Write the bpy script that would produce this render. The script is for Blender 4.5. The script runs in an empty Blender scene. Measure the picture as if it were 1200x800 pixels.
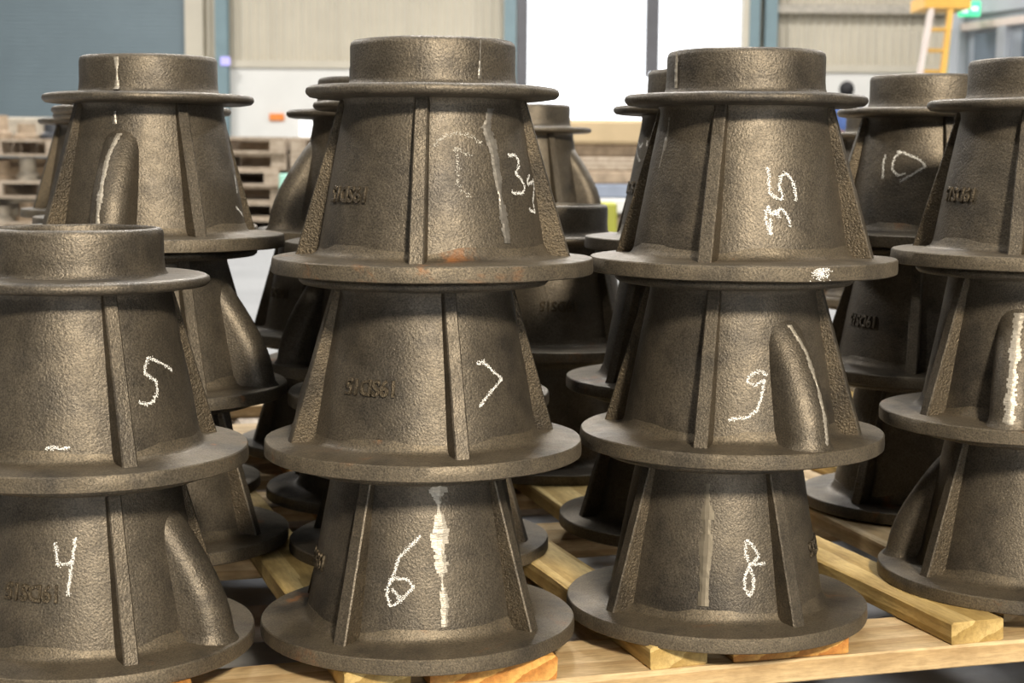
import bpy, bmesh, math, random
from mathutils import Vector, Matrix, noise

sc = bpy.context.scene
COL = sc.collection
R = math.radians
PI = math.pi

# ------------------------------------------------------------------ camera
cam_d = bpy.data.cameras.new('camera')
cam = bpy.data.objects.new('camera', cam_d)
COL.objects.link(cam)
sc.camera = cam
cam_d.sensor_width = 36.0
cam_d.lens = 1850 / 1200 * 36.0
cam_d.clip_start = 0.05
cam_d.clip_end = 200
CAM_Z = 0.60
cam.matrix_world = (Matrix.Translation((0, 0, CAM_Z))
                    @ Matrix.Rotation(PI / 2 - 0.1141, 4, 'X')
                    @ Matrix.Rotation(0.0081, 4, 'Z'))
cam_d.dof.use_dof = True
cam_d.dof.focus_distance = 1.42
cam_d.dof.aperture_fstop = 12.0

# ------------------------------------------------------------------ world, lights, exposure
w = bpy.data.worlds.new('overcast_sky')
sc.world = w
w.use_nodes = True
w.node_tree.nodes['Background'].inputs[0].default_value = (0.95, 0.97, 1.0, 1)
w.node_tree.nodes['Background'].inputs[1].default_value = 2.6

def area(name, loc, target, size, sizey, power, color):
    d = bpy.data.lights.new(name, 'AREA')
    d.shape = 'RECTANGLE'
    d.size, d.size_y = size, sizey
    d.energy = power
    d.color = color
    o = bpy.data.objects.new(name, d)
    COL.objects.link(o)
    o.location = loc
    o.rotation_euler = (Vector(target) - Vector(loc)).to_track_quat('-Z', 'Y').to_euler()
    return o

# added weak cool fill light from behind the camera, no known source
area('rear_fill_light', (2.6, -7.8, 2.6), (0, 1.5, 0.5), 2.2, 3.0, 55, (0.90, 0.96, 1.0))
# roof light above the pallets and high bay lamps under the hall roof
area('roof_light', (0.6, 3.0, 8.7), (0.6, 2.6, 0), 5.0, 3.0, 430, (0.96, 0.98, 1.0))
area('high_bay_lamp', (1.45, -3.6, 3.3), (0.1, 1.6, 0.35), 0.6, 0.6, 600, (1.0, 0.87, 0.68))
area('high_bay_lamp', (-2.8, -0.2, 5.0), (0, 1.6, 0.3), 0.4, 0.4, 60, (1.0, 0.94, 0.84))
for yy in (8.0, 15.0, 23.0):
    for xx in (-8.0, 0.0, 8.0):
        area('high_bay_lamp', (xx, yy, 7.6), (xx, yy + 0.4, 0), 1.6, 1.6, 620, (0.95, 0.92, 0.88))

sc.view_settings.view_transform = 'Standard'
sc.view_settings.look = 'None'
sc.view_settings.gamma = 1.0
sc.view_settings.use_curve_mapping = False
sc.view_settings.exposure = 0.0
sc.cycles.use_denoising = True
sc.cycles.max_bounces = 6
sc.cycles.sample_clamp_indirect = 6.0

# ------------------------------------------------------------------ helpers
def obj(name, me, parent=None, mat=None):
    o = bpy.data.objects.new(name, me)
    COL.objects.link(o)
    if parent is not None:
        o.parent = parent
    if mat is not None and me is not None and not me.materials:
        me.materials.append(mat)
    return o

def tag(o, label=None, cat=None, group=None, kind=None):
    if label: o['label'] = label
    if cat: o['category'] = cat
    if group: o['group'] = group
    if kind: o['kind'] = kind
    return o

def empty(name, loc=(0, 0, 0), rz=0.0):
    o = bpy.data.objects.new(name, None)
    COL.objects.link(o)
    o.empty_display_size = 0.05
    o.location = loc
    o.rotation_euler = (0, 0, rz)
    return o

def mesh(name, verts, faces, smooth=None):
    me = bpy.data.meshes.new(name)
    me.from_pydata([tuple(v) for v in verts], [], faces)
    me.update()
    if smooth is not None:
        for p in me.polygons: p.use_smooth = True
        me.set_sharp_from_angle(angle=R(smooth))
    return me

def fix_normals(me):
    bm = bmesh.new(); bm.from_mesh(me)
    bmesh.ops.recalc_face_normals(bm, faces=bm.faces)
    bm.to_mesh(me); bm.free()

def box_mesh(name, sx, sy, sz, bevel=0.0, centre=(0, 0, 0), rough=0.0, seed=0):
    bm = bmesh.new()
    bmesh.ops.create_cube(bm, size=1.0)
    for v in bm.verts:
        v.co = Vector((v.co.x * sx + centre[0], v.co.y * sy + centre[1], v.co.z * sz + centre[2]))
    if bevel > 0:
        bmesh.ops.bevel(bm, geom=bm.edges[:], offset=bevel, segments=1, affect='EDGES', profile=0.5)
    if rough > 0:
        rnd = random.Random(seed)
        for v in bm.verts:
            v.co += Vector((rnd.uniform(-1, 1), rnd.uniform(-1, 1), rnd.uniform(-1, 1))) * rough
    me = bpy.data.meshes.new(name)
    bm.to_mesh(me); bm.free()
    return me

def boxes_mesh(name, lst):
    """several axis-aligned boxes (x0,x1,y0,y1,z0,z1) in one mesh"""
    V, F = [], []
    for (x0, x1, y0, y1, z0, z1) in lst:
        b = len(V)
        V += [(x0, y0, z0), (x1, y0, z0), (x1, y1, z0), (x0, y1, z0), (x0, y0, z1), (x1, y0, z1), (x1, y1, z1), (x0, y1, z1)]
        F += [tuple(b + i for i in q) for q in ((0, 3, 2, 1), (4, 5, 6, 7), (0, 1, 5, 4), (1, 2, 6, 5), (2, 3, 7, 6), (3, 0, 4, 7))]
    return mesh(name, V, F)

def lathe(name, prof, n=72, smooth=35, wob=0.0, seed=0.0):
    """revolve a closed (r, z) profile about Z"""
    V, F = [], []
    m = len(prof)
    for i in range(n):
        a = 2 * PI * i / n
        for (r, z) in prof:
            k = 0.0
            if wob:
                k = wob * noise.noise(Vector((math.sin(a) * 2.3, math.cos(a) * 2.3 + seed, z * 25)))
            V.append(((r + k) * math.sin(a), -(r + k) * math.cos(a), z + k * 0.6))
    for i in range(n):
        j = (i + 1) % n
        for k in range(m):
            l = (k + 1) % m
            F.append((i * m + k, j * m + k, j * m + l, i * m + l))
    me = mesh(name, V, F)
    fix_normals(me)
    for p in me.polygons: p.use_smooth = True
    me.set_sharp_from_angle(angle=R(smooth))
    return me

def tube(path, rad, n=8):
    V, F = [], []
    path = [Vector(p) for p in path]
    for i, p in enumerate(path):
        d = (path[min(i + 1, len(path) - 1)] - path[max(i - 1, 0)]).normalized()
        u = d.orthogonal().normalized(); v = d.cross(u)
        for k in range(n):
            a = 2 * PI * k / n
            V.append(p + (u * math.cos(a) + v * math.sin(a)) * rad)
    for i in range(len(path) - 1):
        for k in range(n):
            l = (k + 1) % n
            F.append((i * n + k, i * n + l, (i + 1) * n + l, (i + 1) * n + k))
    F.append(tuple(range(n))[::-1]); F.append(tuple((len(path) - 1) * n + k for k in range(n)))
    return V, F

# ------------------------------------------------------------------ materials
class NT:
    def __init__(self, name):
        self.m = bpy.data.materials.new(name)
        self.m.use_nodes = True
        self.t = self.m.node_tree
        self.b = self.t.nodes['Principled BSDF']
    def n(self, kind, **kw):
        nd = self.t.nodes.new(kind)
        for k, v in kw.items(): setattr(nd, k, v)
        return nd
    def l(self, a, b): self.t.links.new(a, b)
    def coords(self, rnd=True, scale=(1, 1, 1)):
        tc = self.n('ShaderNodeTexCoord')
        mp = self.n('ShaderNodeMapping')
        mp.inputs['Scale'].default_value = scale
        self.l(tc.outputs['Object'], mp.inputs['Vector'])
        if not rnd: return mp.outputs[0]
        oi = self.n('ShaderNodeObjectInfo')
        vm = self.n('ShaderNodeVectorMath', operation='MULTIPLY_ADD')
        cx = self.n('ShaderNodeCombineXYZ')
        self.l(oi.outputs['Random'], cx.inputs[0]); self.l(oi.outputs['Random'], cx.inputs[1]); self.l(oi.outputs['Random'], cx.inputs[2])
        self.l(cx.outputs[0], vm.inputs[0])
        vm.inputs[1].default_value = (7.3, 3.1, 5.7)
        self.l(mp.outputs[0], vm.inputs[2])
        return vm.outputs[0]
    def noise(self, vec, scale, detail=2, rough=0.5, dist=0.0):
        nd = self.n('ShaderNodeTexNoise')
        nd.inputs['Scale'].default_value = scale
        nd.inputs['Detail'].default_value = detail
        nd.inputs['Roughness'].default_value = rough
        nd.inputs['Distortion'].default_value = dist
        if vec is not None: self.l(vec, nd.inputs['Vector'])
        return nd
    def ramp(self, fac, stops):
        nd = self.n('ShaderNodeValToRGB')
        e = nd.color_ramp.elements
        while len(e) < len(stops): e.new(0.5)
        for x, (p, c) in zip(e, stops):
            x.position = p; x.color = (*c, 1) if len(c) == 3 else c
        self.l(fac, nd.inputs[0])
        return nd
    def mix(self, fac, a, b, blend='MIX'):
        nd = self.n('ShaderNodeMix', data_type='RGBA', blend_type=blend)
        for s, v in ((0, fac), (6, a), (7, b)):
            if hasattr(v, 'is_output'): self.l(v, nd.inputs[s])
            elif isinstance(v, (int, float)): nd.inputs[s].default_value = v
            else: nd.inputs[s].default_value = (*v, 1)
        return nd.outputs[2]
    def bump(self, h, strength, dist, prev=None):
        nd = self.n('ShaderNodeBump')
        nd.inputs['Strength'].default_value = strength
        nd.inputs['Distance'].default_value = dist
        self.l(h, nd.inputs['Height'])
        if prev is not None: self.l(prev, nd.inputs['Normal'])
        return nd.outputs[0]

def plain(name, col, rough=0.6, metal=0.0, var=0.12, nscale=6.0, emit=None, estr=0.0):
    k = NT(name)
    v = k.coords()
    n = k.noise(v, nscale, 4, 0.6)
    lo = tuple(c * (1 - var) for c in col); hi = tuple(min(1, c * (1 + var)) for c in col)
    rp = k.ramp(n.outputs[0], [(0.3, lo), (0.7, hi)])
    k.l(rp.outputs[0], k.b.inputs['Base Color'])
    k.b.inputs['Roughness'].default_value = rough
    k.b.inputs['Metallic'].default_value = metal
    if emit:
        k.b.inputs['Emission Color'].default_value = (*emit, 1)
        k.b.inputs['Emission Strength'].default_value = estr
    return k.m

def iron_mat(name, coarse=1.0, tint=(1, 1, 1), rust0=0.70, rgh=0.0, met=0.66):
    k = NT(name)
    v = k.coords()
    big = k.noise(v, 14, 4, 0.6)
    fine = k.noise(v, 640, 3, 0.6)
    peel = k.noise(v, 430, 2, 0.5)
    mid = k.noise(v, 60, 3, 0.6)
    T = lambda c: tuple(a * b for a, b in zip(c, tint))
    base = k.ramp(big.outputs[0], [(0.30, T((0.070, 0.063, 0.055))), (0.52, T((0.148, 0.128, 0.101))), (0.75, T((0.098, 0.087, 0.072)))])
    sp = k.ramp(fine.outputs[0], [(0.33, (0.52, 0.52, 0.52)), (0.62, (1.14, 1.12, 1.08))])
    c1 = k.mix(1.0, base.outputs[0], sp.outputs[0], 'MULTIPLY')
    # scattered rust stains
    rn = k.noise(v, 9, 5, 0.65, 0.6)
    rm = k.ramp(rn.outputs[0], [(rust0, (0, 0, 0)), (rust0 + 0.07, (1, 1, 1))])
    rbk = k.ramp(mid.outputs[0], [(0.40, (0, 0, 0)), (0.62, (0.8, 0.8, 0.8))])
    rust = k.mix(1.0, rm.outputs[0], rbk.outputs[0], 'MULTIPLY')
    c2 = k.mix(rust, c1, (0.26, 0.10, 0.025))
    k.l(c2, k.b.inputs['Base Color'])
    mt = k.n('ShaderNodeMath', operation='MULTIPLY_ADD')
    k.l(rust, mt.inputs[0]); mt.inputs[1].default_value = -met * 0.8; mt.inputs[2].default_value = met
    k.l(mt.outputs[0], k.b.inputs['Metallic'])
    rr = k.ramp(mid.outputs[0], [(0.3, (0.43 + rgh,) * 3), (0.7, (0.55 + rgh,) * 3)])
    k.l(rr.outputs[0], k.b.inputs['Roughness'])
    b1 = k.bump(peel.outputs[0], 0.42 * coarse, 0.0011)
    b2 = k.bump(fine.outputs[0], 0.40 * coarse, 0.0008, b1)
    b3 = k.bump(mid.outputs[0], 0.20, 0.0025, b2)
    k.l(b3, k.b.inputs['Normal'])
    return k.m

M_IRON = iron_mat('cast_iron_skin')
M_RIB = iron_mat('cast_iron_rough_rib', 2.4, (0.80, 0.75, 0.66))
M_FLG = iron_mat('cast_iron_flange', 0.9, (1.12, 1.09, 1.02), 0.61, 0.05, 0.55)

k = NT('ground_bare_metal')
v = k.coords(True, (1, 1, 6))
n = k.noise(v, 160, 3, 0.6)
rp = k.ramp(n.outputs[0], [(0.3, (0.34, 0.31, 0.26)), (0.7, (0.56, 0.52, 0.45))])
k.l(rp.outputs[0], k.b.inputs['Base Color'])
k.b.inputs['Metallic'].default_value = 0.55
k.b.inputs['Roughness'].default_value = 0.45
k.l(k.bump(n.outputs[0], 0.5, 0.001), k.b.inputs['Normal'])
M_GROUND = k.m
M_GREYSEAM = plain('dull_ground_metal', (0.30, 0.28, 0.25), 0.42, 0.7, 0.3, 120)
M_TANPATCH = plain('dull_tan_ground_patch', (0.17, 0.148, 0.112), 0.55, 0.6, 0.2, 60)
M_CHALK = plain('white_chalk', (0.86, 0.86, 0.84), 0.95, 0, 0.06, 300)
M_CHALKF = plain('faint_chalk', (0.50, 0.48, 0.43), 0.95, 0, 0.1, 300)

def wood_mat(name, light, dark, scale=95.0, rough=0.75):
    k = NT(name)
    v = k.coords(True, (0.06, 1, 1))
    wv = k.n('ShaderNodeTexWave', wave_type='RINGS', rings_direction='X', wave_profile='SAW')
    wv.inputs['Scale'].default_value = scale / 6.0
    wv.inputs['Distortion'].default_value = 2.2
    wv.inputs['Detail'].default_value = 3
    wv.inputs['Detail Scale'].default_value = 3.0
    k.l(v, wv.inputs['Vector'])
    v2 = k.coords(True, (0.15, 1, 1))
    gr = k.noise(v2, 260, 4, 0.65)
    st = k.noise(k.coords(True, (1, 1, 1)), 16, 4, 0.6)
    c = k.ramp(wv.outputs['Fac'], [(0.1, light), (0.8, dark)])
    g = k.ramp(gr.outputs[0], [(0.3, (0.72, 0.70, 0.66)), (0.65, (1.05, 1.05, 1.05))])
    c1 = k.mix(1.0, c.outputs[0], g.outputs[0], 'MULTIPLY')
    s = k.ramp(st.outputs[0], [(0.30, (0.62, 0.58, 0.52)), (0.55, (1, 1, 1))])
    c2 = k.mix(0.8, c1, s.outputs[0], 'MULTIPLY')
    k.l(c2, k.b.inputs['Base Color'])
    k.b.inputs['Roughness'].default_value = rough
    b1 = k.bump(gr.outputs[0], 0.5, 0.0012)
    k.l(b1, k.b.inputs['Normal'])
    return k.m

M_PINE = wood_mat('pale_pine', (0.66, 0.50, 0.29), (0.52, 0.36, 0.18))
M_TIMBER = wood_mat('weathered_yellow_pine', (0.60, 0.44, 0.18), (0.40, 0.27, 0.085))
M_ORANGE = wood_mat('orange_pine', (0.72, 0.40, 0.11), (0.48, 0.20, 0.04), 120)
M_OLDWOOD = wood_mat('grey_brown_wood', (0.58, 0.49, 0.39), (0.42, 0.34, 0.26), 60)

k = NT('concrete_floor')
v = k.coords(False)
n1 = k.noise(v, 1.3, 5, 0.6); n2 = k.noise(v, 40, 3, 0.6)
rp = k.ramp(n1.outputs[0], [(0.3, (0.23, 0.235, 0.24)), (0.7, (0.30, 0.305, 0.31))])
sp = k.ramp(n2.outputs[0], [(0.35, (0.85, 0.85, 0.85)), (0.6, (1, 1, 1))])
k.l(k.mix(1.0, rp.outputs[0], sp.outputs[0], 'MULTIPLY'), k.b.inputs['Base Color'])
k.b.inputs['Roughness'].default_value = 0.5
M_FLOOR = k.m
M_WHITEWALL = plain('white_painted_wall', (0.80, 0.79, 0.75), 0.8, 0, 0.03, 2)
M_BEIGE = plain('beige_cladding', (0.62, 0.57, 0.46), 0.5, 0.0, 0.05, 1.5)
M_TEAL = plain('teal_steel_paint', (0.20, 0.29, 0.32), 0.5, 0, 0.06, 3)
M_SHUT = plain('blue_grey_shutter', (0.22, 0.28, 0.31), 0.45, 0.1, 0.06, 1)
M_JAMB = plain('dark_jamb_steel', (0.12, 0.12, 0.13), 0.5, 0.2, 0.1, 3)
M_HALL = plain('grey_hall_cladding', (0.10, 0.10, 0.10), 0.8, 0, 0.08, 0.7)
M_ROOF = plain('roof_sheet', (0.12, 0.12, 0.12), 0.8, 0, 0.06, 0.7)
M_BOOTH = plain('pale_blue_grey_panel', (0.36, 0.40, 0.45), 0.5, 0, 0.06, 2)
M_BOOTHF = plain('grey_blue_frame', (0.44, 0.47, 0.51), 0.5, 0, 0.05, 2)
M_PANE = plain('dark_blue_pane', (0.16, 0.20, 0.25), 0.25, 0, 0.2, 2)
M_YEL = plain('orange_yellow_paint', (0.80, 0.45, 0.08), 0.5, 0, 0.08, 6)
M_YELD = plain('amber_step_paint', (0.62, 0.36, 0.08), 0.5, 0, 0.08, 6)
M_PALE = plain('pale_pink_rail', (0.72, 0.62, 0.56), 0.5, 0, 0.05, 6)
M_GREEN = plain('pale_green_rail', (0.28, 0.50, 0.34), 0.5, 0, 0.05, 6)
M_EXIT = plain('lit_green_sign', (0.05, 0.55, 0.25), 0.4, 0, 0.1, 6, (0.10, 0.85, 0.42), 0.9)
M_EXITW = plain('lit_white_symbol', (0.8, 0.9, 0.85), 0.4, 0, 0.02, 6, (0.8, 1.0, 0.9), 1.0)
M_ORSIGN = plain('orange_sign', (0.90, 0.28, 0.05), 0.5, 0, 0.05, 6)
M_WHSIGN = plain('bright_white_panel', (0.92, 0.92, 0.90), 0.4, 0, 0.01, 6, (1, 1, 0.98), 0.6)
M_VIOLET = plain('violet_lamp', (0.45, 0.42, 0.85), 0.4, 0, 0.05, 6, (0.5, 0.45, 1.0), 0.5)
M_STEEL = plain('weathered_grey_steel', (0.48, 0.44, 0.37), 0.6, 0.2, 0.25, 20)
M_RUSTY = plain('rusty_brown_iron', (0.40, 0.31, 0.22), 0.7, 0.2, 0.3, 15)
M_DARKIRON = plain('dark_blue_black_iron', (0.06, 0.065, 0.075), 0.5, 0.3, 0.2, 15)
M_TAN = plain('tan_sheet', (0.55, 0.42, 0.25), 0.8, 0, 0.1, 3)
M_BLUEST = plain('blue_grey_steel', (0.24, 0.28, 0.36), 0.5, 0.2, 0.1, 6)
M_LIME = plain('yellow_green_plastic', (0.42, 0.43, 0.05), 0.5, 0, 0.05, 6)
M_MINT = plain('mint_plastic', (0.42, 0.75, 0.62), 0.5, 0, 0.05, 6)
M_CLOTHB = plain('blue_cloth', (0.10, 0.17, 0.42), 0.9, 0, 0.1, 10)
M_CLOTHD = plain('dark_cloth', (0.03, 0.03, 0.035), 0.9, 0, 0.1, 10)
M_SKIN = plain('skin', (0.35, 0.20, 0.14), 0.6, 0, 0.05, 10)
M_HAIR = plain('black_hair', (0.012, 0.011, 0.012), 0.7, 0, 0.1, 10)

# ------------------------------------------------------------------ the hall
WY = 30.0           # back wall distance
def px(x, d): return (x - 600.0) / 1850.0 * d      # metres across at depth d

tag(obj('floor', boxes_mesh('floor', [(-16, 16, -10, 60, -0.2, 0.0)]), None, M_FLOOR), 'pale grey concrete hall floor', None, None, 'structure')
OPX0, OPX1 = px(614, WY), px(862, WY)
SHX0, SHX1 = -12.5, px(240, WY)
LOWZ = 2.33
wb = obj('wall_back', boxes_mesh('wall_back', [
    (SHX1, OPX0, WY, WY + 0.25, 0, LOWZ), (OPX1, 16, WY, WY + 0.25, 0, LOWZ),
    (-16, SHX0, WY, WY + 0.25, 0, 9), (SHX0, SHX1, WY, WY + 0.25, 5.2, 9),
    (OPX0, OPX1, WY, WY + 0.25, 5.5, 9),
    (SHX1, OPX0, WY + 0.12, WY + 0.25, LOWZ, 9), (OPX1, 16, WY + 0.12, WY + 0.25, LOWZ, 9)]), None, M_WHITEWALL)
tag(wb, 'hall end wall with white lower band and beige ribbed cladding', None, None, 'structure')
def cladding(x0, x1, z0, z1, y):
    """one ribbed sheet, ribs every 0.16 m"""
    V, F = [], []
    p, dpt = 0.16, 0.045
    xs = []
    x = x0
    while x < x1 - 1e-6:
        for f_, d_ in ((0, 0), (0.32, 0), (0.5, dpt), (0.82, dpt)):
            if x + f_ * p < x1: xs.append((x + f_ * p, d_))
        x += p
    xs.append((x1, 0))
    for (a, d_) in xs:
        V += [(a, y - 0.01 - d_, z0), (a, y - 0.01 - d_, z1)]
    for i in range(len(xs) - 1):
        F.append((2 * i, 2 * i + 2, 2 * i + 3, 2 * i + 1))
    return mesh('cladding_sheet', V, F)
for (a, b) in ((SHX1, OPX0), (OPX1, 16.0)):
    x = a
    while x < b - 0.05:
        e = min(x + 1.28, b)
        obj('cladding_sheet', cladding(x, e - 0.004, LOWZ, 9, WY + 0.10), wb, M_BEIGE)
        x = e
    obj('flashing', boxes_mesh('flashing', [(a, b, WY - 0.06, WY + 0.05, LOWZ - 0.04, LOWZ + 0.10)]), wb, M_BEIGE)
for nm, bx in (('wall_left', (-16.2, -16, -10, WY, 0, 9)), ('wall_right', (16, 16.2, -10, WY, 0, 9))):
    tag(obj(nm, boxes_mesh(nm, [bx]), None, M_HALL), None, None, None, 'structure')
tag(obj('wall_front', boxes_mesh('wall_front', [(-16, 0.6, -10.2, -10, 0, 9), (5.4, 16, -10.2, -10, 0, 9), (0.6, 5.4, -10.2, -10, 4.6, 9)]), None, M_HALL), None, None, None, 'structure')
tag(obj('ceiling', boxes_mesh('ceiling', [(-16, 16, -10, WY + 0.2, 9, 9.2)]), None, M_ROOF), None, None, None, 'structure')

# roller shutter in the left bay
V, F = [], []
z = 0.0
rows = []
while z < 5.2:
    rows += [(z, 0.0), (z + 0.02, 0.022), (z + 0.06, 0.022)]
    z += 0.08
for (zz, d_) in rows: V += [(SHX0, WY + 0.06 - d_, zz), (SHX1 - 0.3, WY + 0.06 - d_, zz)]
for i in range(len(rows) - 1): F.append((2 * i, 2 * i + 1, 2 * i + 3, 2 * i + 2))
dsh = obj('door_1', mesh('shutter', V, F), None, M_SHUT)
tag(dsh, 'blue grey roller shutter with fine horizontal slats', None, None, 'structure')
obj('guide_rail', boxes_mesh('guide_rail', [(SHX1 - 0.32, SHX1 + 0.02, WY - 0.06, WY + 0.12, 0, 5.2)]), dsh, M_BEIGE)

def column(x0, x1, y0, label, mat=M_TEAL):
    """steel H-column: two flanges and a web"""
    o = empty('steel_column', ((x0 + x1) / 2, y0, 0))
    hw = (x1 - x0) / 2
    obj('flange', boxes_mesh('flange', [(-hw, hw, -0.26, -0.23, 0, 9)]), o, mat)
    obj('flange', boxes_mesh('flange', [(-hw, hw, -0.03, 0.0, 0, 9)]), o, mat)
    obj('web', boxes_mesh('web', [(-0.012, 0.012, -0.23, -0.03, 0, 9)]), o, mat)
    obj('base_plate', boxes_mesh('base_plate', [(-hw - 0.06, hw + 0.06, -0.32, 0.0, 0, 0.03)]), o, mat)
    return tag(o, label, 'column', 'teal steel columns along the end wall')
YC = WY - 0.07
column(px(258, WY), px(272, WY), YC, 'teal steel column between grey roller shutter and beige cladding')
column(px(588, WY), px(602, WY), YC, 'teal steel column at left edge of bright open doorway')
column(px(886, WY), px(900, WY), YC, 'teal steel column right of bright open doorway')
column(px(868, WY), px(880, WY), YC, 'narrow teal steel column nearest the right door jamb')
j = obj('trim_1', boxes_mesh('trim_1', [(px(603, WY), OPX0 + 0.02, WY - 0.3, WY - 0.07, 0, 5.5)]), None, M_JAMB)
tag(j, 'dark steel jamb on left of open doorway', None, None, 'structure')
j = obj('trim_2', boxes_mesh('trim_2', [(OPX1 - 0.02, px(868, WY), WY - 0.3, WY - 0.07, 0, 5.5)]), None, M_BEIGE)
tag(j, 'beige jamb on right of open doorway', None, None, 'structure')
j = obj('trim_3', boxes_mesh('trim_3', [(px(900, WY), 16, WY - 0.22, WY - 0.07, 3.36, 3.52)]), None, M_STEEL)
tag(j, 'grey steel rail running across the beige cladding', None, None, 'structure')

# dark post that hangs from the door head in the bright opening
hp = empty('hanging_door_post', (px(760, WY), WY + 0.2, 2.2))
obj('post', boxes_mesh('post', [(-0.125, 0.125, -0.06, 0.06, 0.08, 3.4)]), hp, M_JAMB)
obj('fork', boxes_mesh('fork', [(-0.125, -0.05, -0.06, 0.06, -0.02, 0.08)]), hp, M_JAMB)
obj('fork', boxes_mesh('fork', [(0.06, 0.125, -0.06, 0.06, 0.02, 0.08)]), hp, M_JAMB)
tag(hp, 'dark post hanging in the bright open doorway', 'post')

def sign(name, xp, yp, wpx, hpx, mat, label, cat, y=WY - 0.02):
    z = CAM_Z + (179 + (xp - 600) * 0.0081 - yp) / 1850 * y
    w_, h_ = wpx / 1850 * y, hpx / 1850 * y
    o = obj(name, box_mesh(name, w_, 0.03, h_, 0.006), None, mat)
    o.location = (px(xp, y), y - 0.015, z)
    return tag(o, label, cat)
sign('wall_sign', 325, 129, 17, 8, M_ORSIGN, 'small orange sign on the white wall', 'sign')
sign('wall_panel', 360, 142, 18, 32, M_WHSIGN, 'bright white square panel on the white wall', 'panel')
sign('column_sign', 266, 65, 11, 10, M_VIOLET, 'small violet light on the teal column', 'lamp', YC - 0.27)

# pale blue-grey enclosure on the right with windows and a lit exit sign
P1, P2 = Vector((px(1112, 22.2), 22.2, 0)), Vector((px(1112, 22.2) + 1.75, 17.0, 0))
dirv = (P2 - P1).normalized(); LEN = (P2 - P1).length
en = empty('office_enclosure', P1, math.atan2(dirv.y, dirv.x))
# local x along the face, local -y towards the hall (left of travel is +y), z up
obj('wall_panel', boxes_mesh('wall_panel', [(0, LEN, 0.06, 1.6, 0, 4.4)]), en, M_BOOTH)
obj('fascia', boxes_mesh('fascia', [(-0.05, LEN, -0.02, 0.10, 2.62, 4.4)]), en, M_BOOTHF)
obj('rail', boxes_mesh('rail', [(-0.05, LEN, -0.05, 0.10, 2.42, 2.52)]), en, M_PALE)
obj('corner_post', boxes_mesh('corner_post', [(-0.08, 0.12, -0.08, 0.12, 0, 4.4)]), en, M_BOOTHF)
xx = 0.35
for i in range(5):
    obj('window_pane', boxes_mesh('window_pane', [(xx, xx + 0.55, 0.02, 0.06, 1.75, 2.36)]), en, M_PANE if i < 2 else M_BOOTH)
    obj('mullion', boxes_mesh('mullion', [(xx + 0.58, xx + 0.76, -0.04, 0.06, 0, 2.42)]), en, M_BOOTHF)
    xx += 1.05
obj('sill', boxes_mesh('sill', [(0, LEN, -0.06, 0.06, 1.62, 1.72)]), en, M_BOOTHF)
tag(en, 'pale blue grey enclosure with windows at the right end', 'enclosure')
es = empty('exit_sign', P1 + dirv * 0.60 + Vector((-0.24, -0.08, 2.66)), -0.25)
obj('bracket', boxes_mesh('bracket', [(0.13, 0.24, -0.06, -0.04, -0.02, 0.02)]), es, M_BOOTHF)
obj('sign_box', box_mesh('sign_box', 0.29, 0.08, 0.2, 0.01, (0, -0.07, 0)), es, M_EXIT)
obj('symbol', boxes_mesh('symbol', [(-0.10, -0.02, -0.118, -0.11, -0.05, 0.05), (0.03, 0.11, -0.118, -0.11, -0.025, 0.025)]), es, M_EXITW)
tag(es, 'lit green sign on the blue grey enclosure', 'sign')

# orange ladder with a platform
YL = 21.0
lx = px(1078, YL)
ld = empty('platform_ladder', (lx, YL, 0))
def bar(name, a, b, t, mat, par):
    V, F = tube([a, b], t, 4)
    return obj(name, mesh(name, V, F), par, mat)
zt = 2.62
bar('front_rail', (-0.40, -0.25, 0), (0.02, 0.0, zt), 0.05, M_PALE, ld)
bar('front_rail', (-0.02, -0.25, 0), (0.27, 0.0, zt), 0.05, M_YEL, ld)
bar('back_rail', (-0.05, 0.75, 0), (0.03, 0.1, zt), 0.04, M_GREEN, ld)
bar('back_rail', (0.32, 0.75, 0), (0.30, 0.1, zt), 0.04, M_GREEN, ld)
for i in range(9):
    t = (i + 0.6) / 9.6
    xa, xb = -0.40 + 0.42 * t, -0.02 + 0.29 * t
    yy = -0.25 + 0.25 * t
    obj('step', boxes_mesh('step', [(xa + 0.03, xb, yy - 0.02, yy + 0.10, zt * t - 0.025, zt * t + 0.025)]), ld, M_YELD)
obj('platform', boxes_mesh('platform', [(-0.08, 0.52, -0.05, 0.7, zt, zt + 0.16)]), ld, M_YEL)
tag(ld, 'orange platform ladder standing by the blue grey enclosure', 'ladder')

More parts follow.
